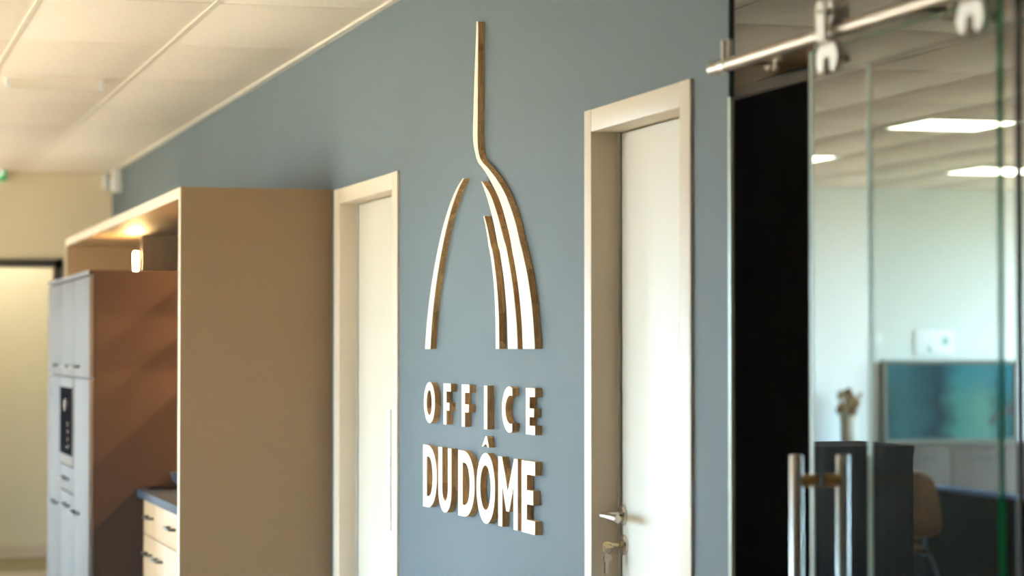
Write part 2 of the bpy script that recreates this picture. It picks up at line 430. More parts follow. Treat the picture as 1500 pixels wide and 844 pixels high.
# window wall on the daylight side, behind-camera wall, office outer walls
def window_wall(name, x0, x1, ya, yb, wins, z0, z1, m, first):
    bm = bmesh.new(); y = ya
    for (a, b) in wins:
        addbox(bm, x0, x1, y, a, 0, ZC + 0.02)
        addbox(bm, x0, x1, a, b, 0, z0); addbox(bm, x0, x1, a, b, z1, ZC + 0.02)
        y = b
    addbox(bm, x0, x1, y, yb, 0, ZC + 0.02)
    w = mk(name, bm, m); tag(w, kind='structure')
    xm = (x0 + x1) / 2
    for k, (a, b) in enumerate(wins):
        wo = thing('window_%d' % (first + k), (xm, (a + b) / 2, z0), kind='structure')
        c = (a + b) / 2
        for (p, q, r, s) in [(a, a + 0.06, z0, z1), (b - 0.06, b, z0, z1), (c - 0.03, c + 0.03, z0 + 0.06, z1 - 0.06), (a + 0.06, b - 0.06, z0, z0 + 0.06), (a + 0.06, b - 0.06, z1 - 0.06, z1)]:
            box('window_frame', xm - 0.03, xm + 0.03, p, q, r, s, 'black_metal', wo)
        for (p, q) in ((a + 0.06, c - 0.03), (c + 0.03, b - 0.06)):
            box('window_pane', xm - 0.004, xm + 0.004, p, q, z0 + 0.06, z1 - 0.06, 'window_glass', wo)
window_wall('wall_left', -2.85, -2.7, -3.1, YB + 0.12, [(6.4, 8.0), (8.3, 9.9), (10.2, 11.9), (15.08, 16.4)], 0.25, 2.08, 'slate', 1)  # first two windows are added to put more light on the doors
window_wall('wall_office_side', 10.1, 10.25, -3.1, YB + 0.12, [(8.6, 11.0), (11.4, 13.8), (14.0, 16.2)], 0.5, 2.5, 'white_wall', 5)
w = box('wall_front', -2.7, 10.1, -3.2, -3.1, 0, ZC + 0.02, 'slate'); tag(w, kind='structure')
w = box('ground', -60, 60, -60, 80, -0.4, -0.12, 'outside'); tag(w, kind='structure')

# ------------------------------------------------------------------ glazed partition (fixed panes and transom)
FY = on(0, WX, 1272, 512)[1]; JY = on(0, WX, 1490, 512)[1]
def pane(name, x0, x1, y0, y1, z0, z1, parent, edge_far, edge_near):
    """glass sheet with its polished edges; faces: clear, edges: given materials"""
    bm = addbox(bmesh.new(), x0, x1, y0, y1, z0, z1)
    bm.normal_update()
    for f in bm.faces:
        n = f.normal
        f.material_index = 0 if abs(n.x) > 0.5 else (1 if n.y > 0.5 else 2)
        if abs(n.z) > 0.5: f.material_index = 2
    return mk(name, bm, ['clear_glass', edge_far, edge_near], parent)
gp = thing('window_9', (WX, 3.4, 0), kind='structure')
pane('glass_pane', WX, WX + 0.01, JY + 0.004, FY, 0, 2.04, gp, 'clear_glass', 'gasket')
pane('glass_pane', WX, WX + 0.01, 2.2, JY - 0.004, 0, 2.04, gp, 'gasket', 'glass_edge')
pane('glass_pane', WX, WX + 0.01, JY + 0.004, YE - 0.016, 2.044, ZC, gp, 'clear_glass', 'gasket')
pane('glass_pane', WX, WX + 0.01, 2.2, JY - 0.004, 2.044, ZC, gp, 'gasket', 'glass_edge')
for z0_, z1_ in ((0, 2.04), ):
    box('edge_strip', WX - 0.001, WX + 0.002, FY - 0.016, FY + 0.001, z0_, z1_, 'glass_edge_pale', gp)
box('seal', WX, WX + 0.01, JY - 0.004, JY + 0.004, 0, ZC, 'gasket', gp)
w = box('wall_right_near', WX, WX + 0.1, -3.1, 2.2, 0, ZC, 'white_wall'); tag(w, kind='structure')

# ------------------------------------------------------------------ hinged doors in the slate wall
def door(name, dd, strip_far, leaf_px, strip_near, paint):
    y0, y1, zt = dd
    root = thing(name, (WX, (y0 + y1) / 2, 0), kind='structure')
    yf = on(0, WX, strip_far, 400)[1]; yn = on(0, WX, strip_near, 400)[1]
    xl = on(1, yf, leaf_px, 400)[0]
    xo = WX - 0.008
    box('door_jamb', xo, xl + 0.035, yf, y1, 0, zt, 'frame_paint', root, 0.002)
    box('door_jamb', xo, xl + 0.03, y0, yn, 0, zt, 'frame_paint', root, 0.002)
    box('door_header', xo + 0.0005, xl + 0.035, yn, yf, zt - 0.058, zt - 0.0005, 'frame_paint', root, 0.002)
    leaf = box('door_leaf', xl, xl + 0.035, yn + 0.003, yf - 0.017, 0.008, zt - 0.062, paint, root, 0.002)
    box('gap_shade_strip', xl + 0.03, xl + 0.034, yf - 0.02, yf, 0.008, zt - 0.06, 'gasket', root)  # dark strip supplies the shade in the gap beside the leaf
    box('door_seal', xl - 0.006, xl + 0.001, yf - 0.003, yf, 0.01, zt - 0.06, 'paper', root)
    return root, leaf, xl, yf, yn
d2, leaf2, xl2, yf2, yn2 = door('door_2', D2, 870, 908, 1000, 'door_paint')
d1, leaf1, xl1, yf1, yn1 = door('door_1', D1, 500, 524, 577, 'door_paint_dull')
# long white pull on the farther door
pa = on(0, xl1 - 0.03, 571, 600); pb = on(0, xl1 - 0.03, 571, 778)
pl = box('door_pull', xl1 - 0.034, xl1 - 0.022, pa.y - 0.014, pa.y + 0.014, pb.z, pa.z, 'paper', leaf1, 0.003)
for z in (pa.z - 0.05, pb.z + 0.05):
    disc('pull_stud', (xl1 - 0.022, pa.y, z), (xl1, pa.y, z), 0.006, 'nickel', leaf1)
# lever handle and cylinder on the nearer door
hc = on(0, xl2, 914, 754.5); kc = on(0, xl2, 915.5, 798)
disc('rosette', (xl2, hc.y, hc.z), (xl2 - 0.010, hc.y, hc.z), 0.027, 'nickel', leaf2, 32, 0.003, label='round nickel rosette behind the lever')
nx = xl2 - 0.060
tube('lever_handle', [(xl2 - 0.008, hc.y, hc.z), (nx + 0.016, hc.y, hc.z), (nx + 0.006, hc.y - 0.002, hc.z), (nx + 0.001, hc.y - 0.008, hc.z), (nx, hc.y - 0.018, hc.z), (nx, hc.y - 0.128, hc.z - 0.001)], 0.0095, 'nickel', leaf2, 18)
disc('key_rosette', (xl2, kc.y, kc.z), (xl2 - 0.009, kc.y, kc.z), 0.026, 'nickel', leaf2, 32, 0.003)
disc('lock_cylinder', (xl2 - 0.009, kc.y, kc.z), (xl2 - 0.014, kc.y, kc.z), 0.0085, 'brass', leaf2, 18)
# keys hanging from the lock
kr = thing('key_bunch', (xl2 - 0.03, kc.y, kc.z - 0.07), 'small bunch of metal keys hanging from the door lock', 'keys')
bm = addbox(bmesh.new(), xl2 - 0.034, xl2 - 0.010, kc.y - 0.0012, kc.y + 0.0012, kc.z - 0.003, kc.z + 0.004)
bm2 = prism(bm, [(xl2 - 0.034 - 0.012 * (1 - math.cos(a)) , kc.z + 0.0005 + 0.009 * math.sin(a)) for a in [2 * math.pi * k / 16 for k in range(16)]], 1, kc.y - 0.0012, kc.y + 0.0012)
mk('inserted_key', bm2, 'brass', kr)
rc = (xl2 - 0.046, kc.y, kc.z - 0.009)
torus('ring', rc, (0.5, 0.85, 0), 0.0125, 0.0013, 'nickel', kr)
ky, kz = kc.y, kc.z - 0.021
def key_mesh(x, y, z, turn):
    bm = bmesh.new()
    bow = [(0.0135 * math.cos(a) * (1 if abs(math.cos(a)) > .5 else 1), -0.011 + 0.0115 * math.sin(a)) for a in [2 * math.pi * k / 8 + math.pi / 8 for k in range(8)]]
    prism(bm, bow, 1, -0.0012, 0.0012)
    blade = [(-0.0042, -0.02), (-0.0042, -0.048), (-0.001, -0.052), (0.0025, -0.049), (0.0042, -0.045), (0.0026, -0.041), (0.0042, -0.037), (0.003, -0.033), (0.0042, -0.029), (0.0042, -0.02)]
    prism(bm, blade, 1, -0.001, 0.001)
    bmesh.ops.rotate(bm, verts=bm.verts, cent=(0, 0, 0), matrix=Matrix.Rotation(turn, 3, 'Z'))
    for v in bm.verts: v.co += Vector((x, y, z))
    return bm
mk('hanging_key', key_mesh(xl2 - 0.048, ky, kz, -0.15), 'satin', kr)
mk('hanging_key', key_mesh(xl2 - 0.052, ky + 0.004, kz - 0.001, 0.9), 'nickel', kr)

# ================================================================== SIGN ON THE SLATE WALL
SF = WX - 0.020                            # front plane of the wooden sign
def catmull(pts, n=6):
    P = [Vector((*p, 0)) for p in pts]; out = []
    for i in range(len(P) - 1):
        a, b, c, d = P[max(i - 1, 0)], P[i], P[i + 1], P[min(i + 2, len(P) - 1)]
        for k in range(n):
            t = k / n
            out.append(0.5 * ((2 * b) + (c - a) * t + (2 * a - 5 * b + 4 * c - d) * t * t + (3 * b - a - 3 * c + d) * t ** 3))
    out.append(P[-1]); return [(v.x, v.y) for v in out]
def resample(pts, n):
    d = [0]
    for a, b in zip(pts, pts[1:]): d.append(d[-1] + math.dist(a, b))
    out = []
    for k in range(n):
        s = d[-1] * k / (n - 1); i = 0
        while i < len(d) - 2 and d[i + 1] < s: i += 1
        t = (s - d[i]) / max(d[i + 1] - d[i], 1e-9)
        out.append((pts[i][0] + (pts[i + 1][0] - pts[i][0]) * t, pts[i][1] + (pts[i + 1][1] - pts[i][1]) * t))
    return out
def crop(pts, ox, oy, s):
    return [(ox + x / s, oy + y / s) for x, y in pts]
def sign_piece(name, shape, label, cat, group):
    """shape(bm, x0, x1) adds the piece between two X planes: oak body with a pale face"""
    b0 = bmesh.new(); shape(b0, SF + 0.0018, WX)
    zs = [v.co for v in b0.verts]
    base = Vector((WX, sum(v.y for v in zs) / len(zs), min(v.z for v in zs)))
    r = thing(name, base, label, cat, group)
    mk('oak_body', b0, 'oak_blocks', r)
    b1 = bmesh.new(); shape(b1, SF, SF + 0.0018)
    mk('pale_face', b1, 'maple', r, label='pale flat front face')
    return r
def rib(name, left, right, label):
    L = resample(catmull(left), 60); Rr = resample(catmull(right), 60)
    def YZ(p): q = on(0, SF, *p); return (q.y, q.z)
    L = [YZ(p) for p in L]; Rr = [YZ(p) for p in Rr]
    def shape(bm, a, b):
        vs = [[bm.verts.new((x, p[0], p[1])) for p in side] for x in (a, b) for side in (L, Rr)]
        la, ra, lb, rb = vs
        for i in range(len(L) - 1):
            bm.faces.new((la[i], la[i + 1], ra[i + 1], ra[i])); bm.faces.new((lb[i], rb[i], rb[i + 1], lb[i + 1]))
            bm.faces.new((la[i], lb[i], lb[i + 1], la[i + 1])); bm.faces.new((ra[i], ra[i + 1], rb[i + 1], rb[i]))
        bm.faces.new((la[0], ra[0], rb[0], lb[0])); bm.faces.new((la[-1], lb[-1], rb[-1], ra[-1]))
    return sign_piece(name, shape, label, 'wall sign', 'curved ribs of the dome emblem')
BOT = 511.3
fixb = lambda pts: pts[:-1] + [(pts[-1][0], BOT)]
cA = lambda p: crop(p, 600, 230, 2.813); cB = lambda p: crop(p, 590, 0, 3.125)
cC = lambda p: crop(p, 680, 220, 5.625); cD = lambda p: crop(p, 690, 360, 5.275)
rib('dome_rib', fixb(cA([(219, 88), (190, 137), (160, 213), (130, 318), (105, 440), (85, 565), (71, 690), (64, 790)])),
    fixb(cA([(224, 89), (200, 135), (172, 215), (145, 322), (122, 440), (103, 570), (91, 690), (85, 790)])),
    'lone slender wooden rib of the dome emblem, bowed away from the other ribs')
rib('dome_rib', fixb(cB([(337, 98), (334, 200), (330, 300), (326, 420), (323, 520), (321, 600), (323, 655), (333, 708)]) + cC([(110, 95), (145, 140), (180, 190), (210, 243), (245, 310), (285, 395), (318, 490), (345, 590), (370, 690), (390, 790)]) + cD([(315, 30), (332, 110), (350, 220), (368, 340), (382, 480), (393, 620), (400, 795)])),
    fixb(cB([(345, 98), (344, 250), (343, 400), (342, 550), (342, 650), (347, 698)]) + cC([(140, 90), (180, 130), (225, 185), (270, 245), (310, 310), (350, 390), (382, 475), (410, 560), (436, 660), (460, 770)]) + cD([(392, 30), (411, 115), (435, 230), (455, 360), (470, 480), (482, 620), (493, 795)])),
    'tall wooden spire sweeping down into the outermost rib of the dome emblem')
rib('dome_rib', fixb(cC([(140, 258), (165, 325), (190, 400), (215, 490), (240, 590), (262, 700), (280, 800)]) + cD([(220, 30), (233, 115), (250, 230), (263, 350), (274, 480), (280, 620), (285, 795)])),
    fixb(cC([(147, 259), (183, 312), (215, 370), (245, 445), (275, 540), (302, 640), (327, 740)]) + cD([(268, 0), (290, 110), (310, 230), (326, 350), (340, 480), (352, 620), (360, 795)])),
    'middle wooden rib of the dome emblem, between the spire rib and the shortest rib')
rib('dome_rib', fixb(cC([(158, 543), (175, 625), (190, 710), (202, 800)]) + cD([(140, 25), (155, 110), (172, 260), (182, 400), (188, 560), (190, 795)])),
    fixb(cC([(166, 543), (190, 640), (208, 730), (222, 800)]) + cD([(162, 25), (178, 120), (195, 270), (206, 400), (214, 560), (218, 795)])),
    'shortest wooden rib on the inner side of the dome emblem')

ROW = {'O': (1.2648, 1.3932), 'D': (0.9915, 1.1915)}   # baseline and cap height of OFFICE and of DU DOME
def letter(row, build, label, name='wall_letter'):
    z0, z1 = ROW[row]
    G = lambda p: (yx(p[0], SF), z1 + (z0 - z1) * p[1])
    def shape(bm, a, b):
        kind, data = build
        if kind == 'poly': prism(bm, [G(p) for p in data], 0, a, b)
        else: ring_prism(bm, [G(p) for p in data[0]], [G(p) for p in data[1]], 0, a, b)
    return sign_piece(name, shape, label, 'letter', 'wooden letters on the slate wall')
def ell(x0, x1, v0, v1, n=48, a0=0.0, a1=2 * math.pi, closed=True):
    k = n if closed else n - 1
    return [((x0 + x1) / 2 + (x1 - x0) / 2 * math.cos(a0 + (a1 - a0) * i / k), (v0 + v1) / 2 + (v1 - v0) / 2 * math.sin(a0 + (a1 - a0) * i / k)) for i in range(n)]
def Fl(x0, xs, xm, xa): return ('poly', [(x0, 0), (xa, 0), (xa, .19), (xs, .19), (xs, .466), (xm, .466), (xm, .655), (xs, .655), (xs, 1), (x0, 1)])
def El(x0, xs, xm, xa, a, b, c, d): return ('poly', [(x0, 0), (xa, 0), (xa, a), (xs, a), (xs, b), (xm, b), (xm, c), (xs, c), (xs, d), (xa, d), (xa, 1), (x0, 1)])
def Dl(x0, xs, xi, xo):
    fl_ = x0 + (xo - x0) * 0.30
    outer = [(x0, 1), (x0, 0.75), (x0, .5), (x0, .25), (x0, 0), (fl_, 0)] + [(fl_ + (xo - fl_) * math.cos(a) ** 0.9, .5 + .5 * math.sin(a)) for a in [-math.pi / 2 + math.pi * k / 24 for k in range(1, 24)]] + [(fl_, 1)]
    gi = xs + (xi - xs) * 0.25
    inner = [(xs, .82), (xs, .66), (xs, .5), (xs, .34), (xs, .18), (gi, .18)] + [(gi + (xi - gi) * math.cos(a) ** 0.9, .5 + .32 * math.sin(a)) for a in [-math.pi / 2 + math.pi * k / 24 for k in range(1, 24)]] + [(gi, .82)]
    return ('ring', (outer, inner))
letter('O', ('ring', (ell(621.1, 637.0, -.012, 1.012), ell(624.9, 632.7, .185, .815))), 'wooden letter O that begins the word OFFICE on the slate wall')
letter('O', Fl(649.7, 653.9, 658.2, 660.1), 'wooden letter F beside the O of OFFICE on the slate wall')
letter('O', Fl(676.2, 681.0, 686.6, 687.5), 'wooden letter F beside the I of OFFICE on the slate wall')
letter('O', ('poly', [(708.9, 0), (713.6, 0), (713.6, 1), (708.9, 1)]), 'plain upright wooden letter I in the word OFFICE on the slate wall')
def Cl(x0, xi, xe):
    xo1 = x0 + (xe - x0) * 1.42                      # full ellipses cut by a vertical line at xe
    xi1 = xi + (xo1 - xi) * 0.92
    c = (x0 + xo1) / 2; r = (xo1 - x0) / 2; ao = math.acos((xe - c) / r)
    ci = (xi + xi1) / 2; ri = (xi1 - xi) / 2; ai = math.acos(max(-1, min(1, (xe - ci) / ri)))
    outer = [(c + r * math.cos(a), .5 - .512 * math.sin(a)) for a in [ao + (2 * math.pi - 2 * ao) * k / 30 for k in range(31)]]
    inner = [(ci + ri * math.cos(a), .5 - .315 * math.sin(a)) for a in [2 * math.pi - ai - (2 * math.pi - 2 * ai) * k / 30 for k in range(31)]]
    return ('poly', outer + inner)
letter('O', Cl(735.1, 740.3, 750.2), 'open round wooden letter C in the word OFFICE on the slate wall')
letter('O', El(770.1, 775.5, 782.1, 783.5, .19, .436, .62, .805), 'small wooden letter E that ends the word OFFICE on the slate wall')
letter('D', Dl(620.0, 625.2, 633.9, 639.9), 'wooden letter D that begins the word DU on the slate wall')
uo = ell(642.1, 661.2, 0.18, 1.012, 25, math.pi, 0, False); ui = ell(647.7, 656.2, 0.42, .83, 25, 0, math.pi, False)
letter('D', ('poly', [(642.1, 0)] + [(642.1 + 9.55 * (1 - math.cos(a)), .66 + .352 * math.sin(a)) for a in [math.pi * k / 24 for k in range(25)]] + [(661.2, 0), (656.2, 0)] + [(656.2 - 4.25 * (1 - math.cos(a)), .62 + .21 * math.sin(a)) for a in [math.pi * k / 24 for k in range(25)]] + [(647.7, 0)]), 'wooden letter U that ends the word DU on the slate wall')
letter('D', Dl(671.2, 677.6, 688.2, 695.1), 'wooden letter D that begins the word DÔME on the slate wall')
letter('D', ('ring', (ell(698.0, 725.1, -.02, 1.02), ell(703.3, 718.8, .165, .82))), 'large wooden letter O under the circumflex in DÔME')
letter('D', ('poly', [(729.8, 0), (735.3, 0), (743.7, .475), (752.9, 0), (758.2, 0), (758.2, 1), (752.1, 1), (752.1, .40), (745.6, .765), (741.5, .765), (735.6, .40), (735.6, 1), (729.8, 1)]), 'wooden letter M in the word DÔME on the slate wall')
letter('D', El(763.9, 771.5, 781.0, 783.6, .19, .405, .60, .815), 'large wooden letter E that ends the word DÔME on the slate wall')
def acc(bm, a, b):
    P = [on(0, SF, *p) for p in [(711.3, 639.0), (713.1, 639.0), (716.2, 655.8), (714.5, 655.6), (711.6, 650.2), (707.6, 654.4), (705.8, 654.2)]]
    prism(bm, [(q.y, q.z) for q in P], 0, a, b)
sign_piece('circumflex_accent', acc, 'small wooden circumflex accent above the large O of DÔME', 'letter', 'wooden letters on the slate wall')

# ================================================================== KITCHEN NICHE
NX, NY0, NY1, NZ = 1.31, 9.2, 13.72, 2.12
YT = 10.5                                   # side of the tall cupboards
ns = thing('niche_surround', (1.6, 11.4, 0), 'beige laminate kitchen surround against the slate wall beside the far door', 'kitchen surround')
bm = addbox(bmesh.new(), NX, WX, NY0, NY0 + 0.05, 0, NZ)
bm.normal_update()
for f in bm.faces: f.material_index = 1 if f.normal.x < -0.5 else 0
mk('side_panel', bm, ['beige_lam', 'edge_lam'], ns)
bm = addbox(bmesh.new(), NX, WX, NY0 + 0.05, NY1, NZ - 0.042, NZ); bm.normal_update()
for f in bm.faces: f.material_index = 1 if f.normal.x < -0.5 else 0
mk('top_panel', bm, ['beige_lam', 'edge_lam'], ns)
bm = addbox(bmesh.new(), NX, WX, NY1 - 0.05, NY1, 0, NZ - 0.042); bm.normal_update()
for f in bm.faces: f.material_index = 1 if f.normal.x < -0.5 else 0
mk('side_panel', bm, ['beige_lam', 'edge_lam'], ns)
box('back_panel', WX - 0.012, WX, NY0 + 0.05, NY1 - 0.05, 0, NZ - 0.042, 'beige_lam', ns)
px_ = on(1, 12.2, 207, 370)[0]
box('partition', px_, WX - 0.012, 12.2, 12.23, 1.842, NZ - 0.042, 'beige_lam', ns)
tl = on(1, 12.36, 199, 367)
lt = thing('tube_lamp', (tl.x, 12.36, 1.842), 'glowing vertical tube lamp inside the beige kitchen surround', 'lamp')
tube('glowing_tube', [(tl.x, 12.36, 1.86), (tl.x, 12.36, tl.z - 0.01)], 0.009, 'lamp_tube', lt, 14)
box('lamp_mount', tl.x - 0.02, tl.x + 0.02, 12.34, 12.38, 1.842, 1.86, 'white_plastic', lt)
# shelves with strip lights under them, beside the tall cupboards
strips = []
for k, z in enumerate((1.86, 1.64, 1.405)):
    sh = box('wall_shelf', 1.61, WX - 0.012, NY0 + 0.05, YT, z, z + 0.018, 'beige_lam')
    tag(sh, ['top shelf on the wall behind the kitchen side panel', 'middle shelf on the wall behind the kitchen side panel', 'lowest shelf on the wall behind the kitchen side panel'][k], 'shelf', 'lit shelves over the worktop')
    strips.append(z)
strips.insert(0, NZ - 0.042)
for k, z in enumerate(strips):
    st = box('strip_light', 1.845, 1.857, NY0 + 0.06, YT - 0.01, z - 0.008, z, 'lamp_warm')
    tag(st, ['slim warm strip light under the kitchen surround top', 'slim warm strip light under the top shelf over the worktop', 'slim warm strip light under the middle shelf over the worktop', 'slim warm strip light under the lowest shelf over the worktop'][k], 'lamp', 'strip lights of the kitchen niche')

# base cabinets and worktop
ZW = 0.8985
def bar_handle(parent, x, yc, z, L=0.16):
    """slim black bow handle on a front that faces -X"""
    return tube('handle', [(x, yc - L / 2, z), (x - 0.022, yc - L / 2 + 0.008, z), (x - 0.027, yc - L / 2 + 0.022, z), (x - 0.027, yc + L / 2 - 0.022, z), (x - 0.022, yc + L / 2 - 0.008, z), (x, yc + L / 2, z)], 0.0055, 'black_metal', parent, 10)
ym = on(0, NX + 0.03, 227, 790)[1]
zr = on(0, NX + 0.03, 228, 791)[2]
for k, (a, b) in enumerate([(NY0 + 0.05, ym), (ym, YT)]):
    c = thing('base_cabinet', (1.6, (a + b) / 2, 0), ['beige kitchen base cabinet against the surround side panel', 'beige kitchen base cabinet against the tall grey cupboards'][k], 'cabinet', 'base cabinets under the dark worktop')
    box('carcass', NX + 0.05, WX - 0.012, a, b, 0.0, ZW - 0.034, 'front_lam', c)
    dr = box('drawer_front', NX + 0.03, NX + 0.05, a + 0.002, b - 0.002, zr + 0.002, ZW - 0.036, 'front_lam', c, 0.0015)
    bar_handle(dr, NX + 0.03, [on(0, NX, 242, 770)[1], on(0, NX, 211, 758)[1]][k], 0.79)
    dn = box('door_front', NX + 0.03, NX + 0.05, a + 0.002, b - 0.002, 0.1, zr - 0.002, 'front_lam', c, 0.0015)
    bar_handle(dn, NX + 0.03, [ym - 0.16, ym + 0.16][k], zr - 0.075)
wt = box('worktop', NX, WX - 0.012, NY0 + 0.05, YT, ZW - 0.034, ZW, 'worktop', None, 0.003)
tag(wt, 'dark slate-grey kitchen worktop over the beige base cabinets', 'worktop')
# round dish and cup on the worktop
def lathe(name, prof, c, m, parent=None, n=28):
    bm = bmesh.new(); rings = []
    for r, z in prof:
        rings.append([bm.verts.new((c[0] + r * math.cos(2 * math.pi * k / n), c[1] + r * math.sin(2 * math.pi * k / n), c[2] + z)) for k in range(n)])
    for a, b in zip(rings, rings[1:]):
        for k in range(n): bm.faces.new((a[k], a[(k + 1) % n], b[(k + 1) % n], b[k]))
    bm.faces.new(rings[0][::-1]); bm.faces.new(rings[-1])
    return mk(name, bm, m, parent, True)
q = on(2, ZW + 0.03, 262, 704)
tag(lathe('bowl', [(0.03, 0), (0.05, 0.004), (0.085, 0.045), (0.095, 0.075), (0.091, 0.075), (0.08, 0.047), (0.045, 0.01), (0.001, 0.009)], (q.x + 0.03, 10.36, ZW), 'worktop'), 'dark rounded bowl on the worktop peeking past the beige side panel', 'bowl')
q = on(2, ZW + 0.01, 224, 713)
tag(lathe('saucer', [(0.02, 0), (0.025, 0.003), (0.045, 0.012), (0.043, 0.013), (0.02, 0.006), (0.001, 0.006)], (q.x, q.y, ZW), 'nickel'), 'small shiny saucer near the cupboard end of the worktop', 'saucer')
tag(lathe('tray', [(0.10, 0), (0.115, 0.006), (0.12, 0.016), (0.117, 0.016), (0.11, 0.006), (0.001, 0.005)], (1.55, 9.93, ZW), 'worktop'), 'flat dark round tray lying on the kitchen worktop', 'tray')

# tall cupboards
TX = 1.105
ZTT = 1.842
cuts = [YT, on(0, TX, 108.3, 600)[1], on(0, TX, 89.3, 600)[1], on(0, TX, 70, 600)[1]]
zg = on(0, TX, 110, 553)[2]
def front(parent, a, b, z0, z1, name='door_front'):
    return box(name, TX, TX + 0.02, a + 0.004, b - 0.004, z0 + 0.003, z1 - 0.003, 'front_grey', parent, 0.0015)
lab = ['tall grey cupboard with plain doors beside the base cabinets', 'tall grey cupboard holding the built-in coffee machine', 'tall grey cupboard standing beside the passage to the corridor']
tall = []
for k in range(3):
    a, b = cuts[k], cuts[k + 1]
    c = thing('tall_cupboard', (1.5, (a + b) / 2, 0), lab[k], 'cupboard', 'tall grey kitchen cupboards')
    tall.append(c)
    box('carcass', TX + 0.022, WX - 0.013, a, b - 0.0005, 0.0, ZTT - 0.02, 'grey_lam', c)
    bm = addbox(bmesh.new(), TX - 0.002, WX - 0.013, a, b - 0.0005, ZTT - 0.02, ZTT); bm.normal_update()
    for f in bm.faces: f.material_index = 1 if f.normal.x < -0.5 else 0
    mk('top_board', bm, ['grey_lam', 'front_grey'], c)
    u = front(c, a, b, zg, ZTT - 0.024)
    yh = [on(0, TX, 113, 536)[1], on(0, TX, 101, 536)[1], on(0, TX, 82, 536)[1]][k]
    bar_handle(u, TX, yh, zg + 0.05, 0.2)
    if k == 1:
        zm0 = on(0, TX, 98, 681)[2]
        zd0 = on(0, TX, 98, 720)[2]
        dr = front(c, a, b, zd0, zm0, 'drawer_front'); bar_handle(dr, TX, (a + b) / 2, (zd0 + zm0) / 2, 0.2)
        lo = front(c, a, b, 0.1, zd0); bar_handle(lo, TX, (a + b) / 2 - 0.05, zd0 - 0.06, 0.2)
        m0, m1 = a + 0.01, b - 0.01
        cm = thing('coffee_machine', (TX, (a + b) / 2, zm0), 'built-in coffee machine with dark glass front in the tall cupboard', 'coffee machine')
        box('front_frame', TX - 0.004, TX + 0.021, m0, m1, zm0 + 0.004, zg - 0.004, 'dull_steel', cm, 0.002)
        box('glass_front', TX - 0.008, TX - 0.004, m0 + 0.02, m1 - 0.02, zm0 + 0.05, zg - 0.05, 'dark_glass', cm)
        disc('dial', (TX - 0.008, (m0 + m1) / 2 - 0.06, zg - 0.13), (TX - 0.02, (m0 + m1) / 2 - 0.06, zg - 0.13), 0.028, 'nickel', cm)
        for i in range(4):
            disc('button', (TX - 0.008, (m0 + m1) / 2 - 0.14, zm0 + 0.09 + 0.035 * i), (TX - 0.012, (m0 + m1) / 2 - 0.14, zm0 + 0.09 + 0.035 * i), 0.01, 'nickel', cm, 12)
    else:
        lo = front(c, a, b, 0.1, zg)
        zh = on(0, TX, [113, 0, 82][k], [751, 0, 735][k])[2]
        bar_handle(lo, TX, on(0, TX, [113, 0, 82][k], 740)[1], zh, 0.2)
    box('plinth', TX + 0.03, TX + 0.05, a, b, 0, 0.1, 'black_metal', c)

# ================================================================== CEILING FITTINGS, EXIT SIGN, SENSORS
a, b = on(2, ZC - 0.03, 8, 123), on(2, ZC - 0.03, 152, 125)
lf = thing('linear_fixture', ((a.x + b.x) / 2, a.y, ZC - 0.045), 'slim white linear fixture mounted across the ceiling tiles', 'ceiling fixture')
bm = prism(bmesh.new(), [(a.y - 0.04, ZC - 0.002), (a.y - 0.025, ZC - 0.046), (a.y + 0.025, ZC - 0.046), (a.y + 0.04, ZC - 0.002)], 0, a.x + 0.02, b.x - 0.02)
mk('body', bm, 'tee', lf)
for (p, q) in ((a.x, a.x + 0.02), (b.x - 0.02, b.x)):
    bm = prism(bmesh.new(), [(a.y - 0.042, ZC - 0.002), (a.y - 0.026, ZC - 0.048), (a.y + 0.026, ZC - 0.048), (a.y + 0.042, ZC - 0.002)], 0, p, q)
    mk('end_cap', bm, 'white_plastic', lf)
e1 = on(1, YB - 0.04, 9, 243); e0 = on(1, YB - 0.04, 9, 264.5)
ex = thing('exit_sign', (e1.x - 0.15, YB, e0.z), 'green emergency exit sign high on the beige far wall', 'sign')
box('housing', e1.x - 0.30, e1.x + 0.004, YB - 0.035, YB, e0.z - 0.004, e1.z + 0.004, 'white_plastic', ex, 0.004)
box('sign_face', e1.x - 0.298, e1.x, YB - 0.04, YB - 0.035, e0.z, e1.z, 'sign_green', ex)
ar = bmesh.new(); zc = (e0.z + e1.z) / 2
prism(ar, [(e1.x - 0.075, zc - 0.012), (e1.x - 0.05, zc - 0.012), (e1.x - 0.05, zc - 0.034), (e1.x - 0.012, zc), (e1.x - 0.05, zc + 0.034), (e1.x - 0.05, zc + 0.012), (e1.x - 0.075, zc + 0.012)], 1, YB - 0.042, YB - 0.04)
mk('arrow', ar, 'sign_white', ex)
ar = bmesh.new()                            # running figure: head, torso and limbs as flat strokes
def stroke(p, q, w):
    d = Vector((q[0] - p[0], q[1] - p[1])).normalized(); n = Vector((-d.y, d.x)) * w
    prism(ar, [(p[0] + n.x, p[1] + n.y), (q[0] + n.x, q[1] + n.y), (q[0] - n.x, q[1] - n.y), (p[0] - n.x, p[1] - n.y)], 1, YB - 0.042, YB - 0.04)
fx = e1.x - 0.14
prism(ar, [(fx + 0.012 + 0.009 * math.cos(t), zc + 0.034 + 0.009 * math.sin(t)) for t in [math.pi * k / 6 for k in range(12)]], 1, YB - 0.042, YB - 0.04)
